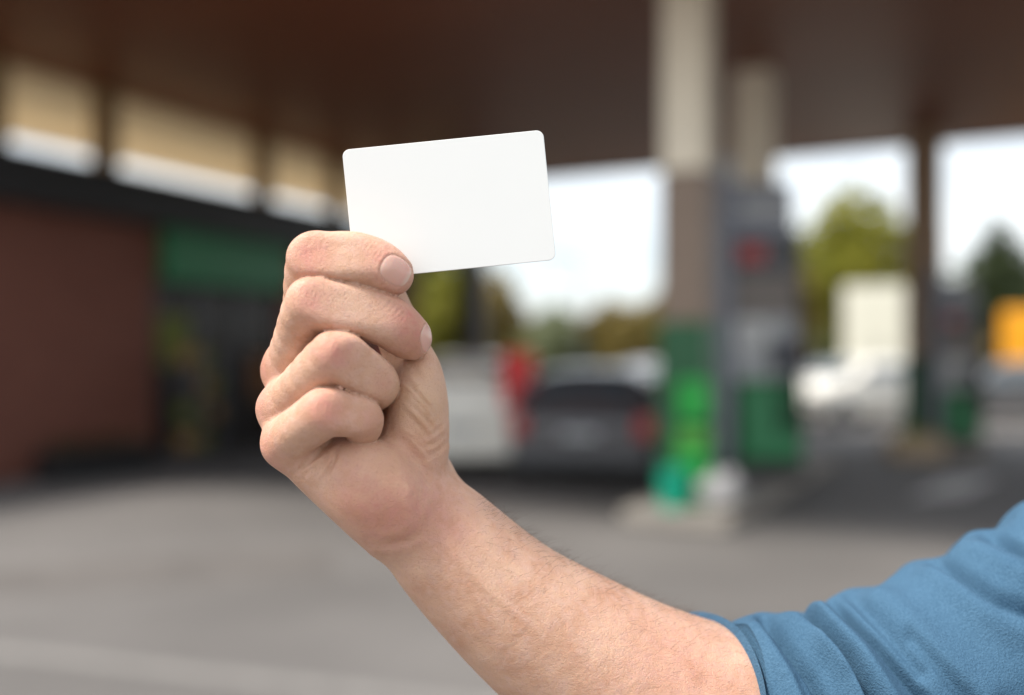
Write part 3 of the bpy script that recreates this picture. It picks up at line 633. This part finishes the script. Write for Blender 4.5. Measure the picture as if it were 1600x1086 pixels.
def skinmat():
    m = bpy.data.materials.new('skin'); m.use_nodes = True; t = m.node_tree; b = t.nodes['Principled BSDF']; N = t.nodes.new; L = t.links.new
    tc = N('ShaderNodeTexCoord')
    def noise(s, det=4, dist=0):
        n = N('ShaderNodeTexNoise'); n.inputs['Scale'].default_value = s; n.inputs['Detail'].default_value = det; n.inputs['Distortion'].default_value = dist; L(tc.outputs['Object'], n.inputs['Vector']); return n
    def mix(f, a, c):
        x = N('ShaderNodeMix'); x.data_type = 'RGBA'; x.clamp_factor = True
        if isinstance(f, float): x.inputs[0].default_value = f
        else: L(f, x.inputs[0])
        for i, v in ((6, a), (7, c)):
            if isinstance(v, tuple): x.inputs[i].default_value = (*v, 1)
            else: L(v, x.inputs[i])
        return x.outputs[2]
    def mr(v, a, b_, c, d):
        x = N('ShaderNodeMapRange'); L(v, x.inputs[0])
        for i, k in enumerate((a, b_, c, d)): x.inputs[i+1].default_value = k
        return x.outputs[0]
    at = N('ShaderNodeAttribute'); at.attribute_name = 'tint'; ay = N('ShaderNodeAttribute'); ay.attribute_name = 'ylw'
    n1 = noise(55, 5, .4); n2 = noise(260, 4); n3 = noise(900, 3)
    c = mix(mr(n1.outputs[0], .34, .72, 0, 1), (.69, .43, .30), (.54, .285, .18))
    c = mix(mr(n2.outputs[0], .42, .72, 0, .75), c, (.64, .40, .31))
    mm = N('ShaderNodeMath'); mm.operation = 'MULTIPLY'; mm.use_clamp = True; L(at.outputs['Fac'], mm.inputs[0]); L(mr(n2.outputs[0], .3, .7, .55, 1.1), mm.inputs[1])
    c = mix(mm.outputs[0], c, (.56, .21, .165))
    m2 = N('ShaderNodeMath'); m2.operation = 'MULTIPLY'; L(ay.outputs['Fac'], m2.inputs[0]); m2.inputs[1].default_value = .45
    c = mix(m2.outputs[0], c, (.56, .36, .21))
    c = mix(mr(n3.outputs[0], .56, .76, 0, .4), c, (.42, .20, .14))
    L(c, b.inputs['Base Color'])
    L(mr(n2.outputs[0], .3, .7, .42, .58), b.inputs['Roughness']); b.inputs['Specular IOR Level'].default_value = .4
    b.inputs['Subsurface Weight'].default_value = .16; b.inputs['Subsurface Radius'].default_value = (1, .32, .16); b.inputs['Subsurface Scale'].default_value = .004
    vo = N('ShaderNodeTexVoronoi'); vo.feature = 'DISTANCE_TO_EDGE'; vo.inputs['Scale'].default_value = 1100; L(tc.outputs['Object'], vo.inputs['Vector'])
    b1 = N('ShaderNodeBump'); b1.inputs['Strength'].default_value = .55; b1.inputs['Distance'].default_value = .00028; L(mr(vo.outputs[0], 0, .12, 0, 1), b1.inputs['Height'])
    n4 = noise(420, 5, 1.2); b2 = N('ShaderNodeBump'); b2.inputs['Strength'].default_value = .6; b2.inputs['Distance'].default_value = .0005; L(n4.outputs[0], b2.inputs['Height']); L(b1.outputs[0], b2.inputs['Normal'])
    n5 = noise(130, 3, .6); b3 = N('ShaderNodeBump'); b3.inputs['Strength'].default_value = .5; b3.inputs['Distance'].default_value = .0011; L(n5.outputs[0], b3.inputs['Height']); L(b2.outputs[0], b3.inputs['Normal'])
    L(b3.outputs[0], b.inputs['Normal']); return m
me = npmesh('person', V_, Q, skinmat())
for nm, arr in (('tint', tint), ('ylw', ylw)):
    if len(me.vertices) == len(arr): at = me.attributes.new(nm, 'FLOAT', 'POINT'); at.data.foreach_set('value', arr.astype(np.float32))
arm = bpy.data.objects.new('person', me); col.objects.link(arm); arm.location = (0, FOC, CAMH)
tag(arm, 'person reaching in with a bare forearm and blue sleeve, fist pinching a blank white card', 'person')

nm_ = mat('fingernail', (.64, .38, .31), .28, noise=.06, nscale=300, spec=.5); nb = nm_.node_tree.nodes['Principled BSDF']; nb.inputs['Roughness'].default_value = .22
nn = nm_.node_tree; na_ = nn.nodes.new('ShaderNodeAttribute'); na_.attribute_name = 'nv'; nr = nn.nodes.new('ShaderNodeValToRGB'); el = nr.color_ramp.elements
el[0].position = .08; el[0].color = (.66, .42, .34, 1); el[1].position = .97; el[1].color = (.74, .54, .43, 1)
for p_, c_ in ((.26, (.66, .39, .31)), (.82, (.66, .37, .30)), (.92, (.70, .47, .37))): q_ = el.new(p_); q_.color = (*c_, 1)
nm2 = nn.nodes.new('ShaderNodeMapRange'); nm2.inputs[1].default_value = -1; nm2.inputs[2].default_value = 1; nn.links.new(na_.outputs['Fac'], nm2.inputs[0]); nn.links.new(nm2.outputs[0], nr.inputs[0]); nn.links.new(nr.outputs[0], nb.inputs['Base Color'])
nb.inputs['Subsurface Weight'].default_value = .3; nb.inputs['Subsurface Scale'].default_value = .002
for fr in NAILS:
    c, n, t, s, hw, hl = fr; K = 28; u = np.linspace(-1, 1, K); A, B = np.meshgrid(u, u, indexing='ij')
    # square to superellipse disc
    rad = np.maximum(np.abs(A), np.abs(B)); ang = np.arctan2(B, A); ca, sa = np.cos(ang), np.sin(ang); rr = rad/((np.abs(ca)**2.6+np.abs(sa)**2.6)**(1/2.6))
    o = c+n*14+(rr*ca*hw)[..., None]*s+(rr*sa*hl)[..., None]*t; o = o.reshape(-1, 3)
    q = raysurf(o, -np.tile(n, (len(o), 1)), lambda p: sdf(p, False)); g_ = grad(q, lambda p: sdf(p, False)); g_ /= np.linalg.norm(g_, axis=1)[:, None]
    rv = rad.reshape(-1); q = q+g_*(.06-.28*np.clip((rv-.82)/.18, 0, 1)**2+.12*(1-rv**2))[:, None]
    i, j = np.meshgrid(np.arange(K-1), np.arange(K-1), indexing='ij'); a = (i*K+j).ravel(); QQ = np.stack([a, a+K, a+K+1, a+1], 1)
    if np.dot(np.cross(s, t), n) < 0: QQ = QQ[:, ::-1]
    nme = npmesh('fingernail', q, QQ, nm_); na = nme.attributes.new('nv', 'FLOAT', 'POINT'); na.data.foreach_set('value', (rr*sa).reshape(-1).astype(np.float32))
    no = bpy.data.objects.new('fingernail', nme); col.objects.link(no); no.parent = arm

# ---- fine hairs
Fp = (V_[:, 0] > P(745, 0, -15)[0]) & (V_[:, 0] < P(1175, 0, -35)[0])
upn = Nn[:, 1]+.25*Nn[:, 0]-.35*Nn[:, 2]
cand = np.where(Fp & (upn > -.45))[0]; wt = (upn[cand]+.45)**2.2; pick = rng.choice(cand, 1700, p=wt/wt.sum())
cu = bpy.data.curves.new('arm_hair', 'CURVE'); cu.dimensions = '3D'; cu.bevel_depth = .000035; cu.bevel_resolution = 0
for i in pick:
    p = V_[i]; n = Nn[i]; d = unit(np.array([.7, -.1, 0])+rng.normal(size=3)*.35); L_ = rng.uniform(2.5, 6.5)+(rng.random() < .15)*3.5
    pts = [p-n*.3, p+n*L_*.22+d*L_*.3, p+n*L_*.34+d*L_*.65, p+n*L_*.38+d*L_]
    s = cu.splines.new('POLY'); s.points.add(3)
    for k, q in enumerate(pts): s.points[k].co = (q[0]/1000, -q[2]/1000, q[1]/1000, 1); s.points[k].radius = 1-.28*k
ho = bpy.data.objects.new('arm_hair', cu); col.objects.link(ho); ho.parent = arm; cu.materials.append(mat('dark_hair', (.07, .04, .025), .5)); ho['kind'] = 'stuff'

# ---- sleeve
path = [(1070, 1138, -38, 163), (1112, 1150, -40, 179), (1184, 1156, -44, 184), (1290, 1142, -50, 183), (1400, 1103, -56, 179), (1555, 1030, -64, 176), (1710, 948, -72, 176), (1950, 790, -84, 185), (2300, 610, -100, 190)]
pp = [np.append(P(a, b, z), RP(r, z)) for a, b, z, r in path]
def cr(t):
    i = min(int(t), len(pp)-2); f = t-i; a, b, c, d = pp[max(i-1, 0)], pp[i], pp[i+1], pp[min(i+2, len(pp)-1)]
    return .5*(2*b+(c-a)*f+(2*a-5*b+4*c-d)*f*f+(3*b-a-3*c+d)*f**3)
NS, NT = 420, 420; SV = np.zeros((NS, NT, 3)); SN = np.zeros((NS, NT, 3)); ts = (np.linspace(0, 1, NS)**1.25)*(len(pp)-1)
for i, t in enumerate(ts):
    c = cr(t); d = cr(min(t+.02, len(pp)-1))[:3]-cr(max(t-.02, 0))[:3]; d = unit(d); up = unit(np.array([0, 1, 0])-d[1]*d); sd_ = np.cross(up, d); sd_ = sd_ if sd_[2] > 0 else -sd_
    th = np.linspace(0, 2*math.pi, NT, endpoint=False); e = np.cos(th)[:, None]*up+np.sin(th)[:, None]*sd_
    slant = 15*np.sin(th)*math.exp(-t*1.2)
    SV[i] = c[:3]+e*c[3]+slant[:, None]*d; SN[i] = e
def fold(pts, amp, wid): return (np.array([P(a, b, -10)[:2] for a, b in pts]), amp, wid)
FOLDS = [fold([(1150, 968), (1196, 1010), (1225, 1060), (1240, 1110)], 2.2, 3.0), fold([(1178, 966), (1232, 1008), (1268, 1060), (1285, 1110)], -2.6, 2.6), fold([(1200, 958), (1258, 992), (1302, 1040), (1326, 1100)], 2.6, 3.4),
         fold([(1262, 948), (1310, 985), (1352, 1035), (1390, 1100)], 3.6, 3.8), fold([(1240, 950), (1290, 990), (1330, 1040), (1352, 1100)], -3.4, 2.8), fold([(1300, 945), (1345, 975), (1388, 1020), (1440, 1090)], -3.2, 3.0), fold([(1290, 1030), (1322, 1062), (1336, 1100)], 2.0, 2.2),
         fold([(1400, 905), (1425, 960), (1465, 1020), (1530, 1080)], 1.8, 5.0), fold([(1365, 925), (1395, 985), (1440, 1050)], -1.3, 4.0), fold([(1500, 855), (1530, 900), (1590, 950), (1680, 985)], -3.0, 4.0), fold([(1480, 862), (1505, 915), (1560, 970), (1640, 1010)], 1.6, 4.5),
         fold([(1570, 812), (1600, 850), (1660, 880)], -3.0, 3.5), fold([(1545, 830), (1580, 880), (1640, 915)], 2.0, 3.8), fold([(1440, 1010), (1480, 1060), (1520, 1110)], -1.2, 3.2), fold([(1160, 985), (1180, 1020), (1196, 1075)], -.9, 1.6),
         fold([(1215, 952), (1235, 960)], 1.6, 4), fold([(1330, 930), (1350, 938)], -1.5, 5), fold([(1420, 885), (1432, 900)], 1.5, 5)]
pf_ = SV.reshape(-1, 3); nf_ = SN.reshape(-1, 3); disp = np.zeros(len(pf_)); front = np.clip(nf_[:, 2]*2.5+.6, 0, 1)
for pl_, a_, w_ in FOLDS: disp += (2.4*a_*np.exp(-(pld(pf_[:, :2], pl_)/(w_*1.5))**2) if a_ > 0 else 3.0*a_*np.exp(-(pld(pf_[:, :2], pl_)/(w_*.85))**2))*front
disp += (1-front)*2.2*np.sin(pf_[:, 0]*.16+pf_[:, 1]*.10+np.sin(pf_[:, 2]*.09)*1.5)
disp += waves(pf_*.8+40)*2.6+waves(pf_*3.1)*.35
ring = np.repeat(np.arange(NS), NT); disp *= np.clip(ring/14, .25, 1)
disp += .9*np.exp(-((ring-3)/3.0)**2)-.55*np.exp(-((ring-58)/3.0)**2)                       # the hem's rolled edge
pf_ = pf_+nf_*disp[:, None]
inner = [pf_[:NT]-nf_[:NT]*k+(pf_[NT:2*NT]-pf_[:NT])*m_ for k, m_ in ((.9, -.6), (1.8, .0), (2.2, 6), (2.4, 30))]
allv = np.concatenate([inner[3], inner[2], inner[1], inner[0], pf_]); NR = NS+4
i, j = np.meshgrid(np.arange(NR-1), np.arange(NT), indexing='ij'); a = i*NT+j; b_ = i*NT+(j+1) % NT; QQ = np.stack([a, b_, b_+NT, a+NT], -1).reshape(-1, 4)
def clothmat():
    m = mat('blue_jersey', (.06, .2, .4), .9, spec=.2); t = m.node_tree; b = t.nodes['Principled BSDF']; N = t.nodes.new; L = t.links.new; tc = N('ShaderNodeTexCoord')
    n = N('ShaderNodeTexNoise'); n.inputs['Scale'].default_value = 1100; n.inputs['Detail'].default_value = 4; L(tc.outputs['Object'], n.inputs['Vector'])
    n2 = N('ShaderNodeTexNoise'); n2.inputs['Scale'].default_value = 40; n2.inputs['Detail'].default_value = 5; L(tc.outputs['Object'], n2.inputs['Vector'])
    m3 = N('ShaderNodeMapRange'); m3.inputs[3].default_value = .35; m3.inputs[4].default_value = .65; L(n2.outputs[0], m3.inputs[0]); ad = N('ShaderNodeMath'); ad.operation = 'ADD'; L(n.outputs[0], ad.inputs[0]); L(m3.outputs[0], ad.inputs[1])
    r = N('ShaderNodeValToRGB'); r.color_ramp.elements[0].position = .25; r.color_ramp.elements[1].position = .77
    r.color_ramp.elements[0].color = (.022, .064, .118, 1); r.color_ramp.elements[1].color = (.088, .18, .275, 1)
    hf = N('ShaderNodeMath'); hf.operation = 'MULTIPLY'; hf.inputs[1].default_value = .5; L(ad.outputs[0], hf.inputs[0]); L(hf.outputs[0], r.inputs[0]); L(r.outputs[0], b.inputs['Base Color'])
    w_ = N('ShaderNodeTexNoise'); w_.inputs['Scale'].default_value = 1500; L(tc.outputs['Object'], w_.inputs['Vector'])
    b1 = N('ShaderNodeBump'); b1.inputs['Strength'].default_value = .5; b1.inputs['Distance'].default_value = .0006; L(w_.outputs[0], b1.inputs['Height'])
    b2 = N('ShaderNodeBump'); b2.inputs['Strength'].default_value = .6; b2.inputs['Distance'].default_value = .001; L(n.outputs[0], b2.inputs['Height']); L(b1.outputs[0], b2.inputs['Normal']); L(b2.outputs[0], b.inputs['Normal'])
    return m
slv = bpy.data.objects.new('sleeve', npmesh('sleeve', allv, QQ, clothmat())); col.objects.link(slv); slv.parent = arm

# ---- the card
TL, TR, BR = (534.5, 234.5), (848.5, 203), (862.5, 406.5)
cz = 0.0
a, b, c = P(*TL, cz), P(*TR, cz), P(*BR, cz); ex = unit(b-a); ey = unit((a-b)@ex*ex*0+(b-c)-((b-c)@ex)*ex); Wd = np.linalg.norm(b-a); Hd = abs((b-c)@ey)
cc = (a+b)/2-ey*Hd/2; bm = bmesh.new(); r_ = 3.1; pts = []
for sx, sy, a0 in ((1, 1, 0), (-1, 1, 90), (-1, -1, 180), (1, -1, 270)):
    for k in range(9):
        an = R(a0+90*k/8); pts.append(((sx*(Wd/2-r_)+r_*math.cos(an))/1000, 0, (sy*(Hd/2-r_)+r_*math.sin(an))/1000))
f1 = bm.faces.new([bm.verts.new((x, -.00038, z)) for x, _, z in pts]); rr_ = bmesh.ops.extrude_face_region(bm, geom=[f1])
bmesh.ops.translate(bm, verts=[v for v in rr_['geom'] if isinstance(v, bmesh.types.BMVert)], vec=(0, .00076, 0)); bmesh.ops.recalc_face_normals(bm, faces=bm.faces[:])
me = bpy.data.meshes.new('blank_card'); bm.to_mesh(me); bm.free(); me.materials.append(mat('white_card', (.79, .79, .77), .42, noise=.008, nscale=30, spec=.4))
card = bpy.data.objects.new('blank_card', me); col.objects.link(card); card.location = (cc[0]/1000, FOC-cc[2]/1000, CAMH+cc[1]/1000)
card.rotation_euler = (0, -math.atan2(ex[1], ex[0]), 0); bv = card.modifiers.new('b', 'BEVEL'); bv.width = .0002; bv.segments = 2; bv.limit_method = 'ANGLE'
tag(card, 'blank white plastic card with rounded corners pinched in the raised hand', 'card')
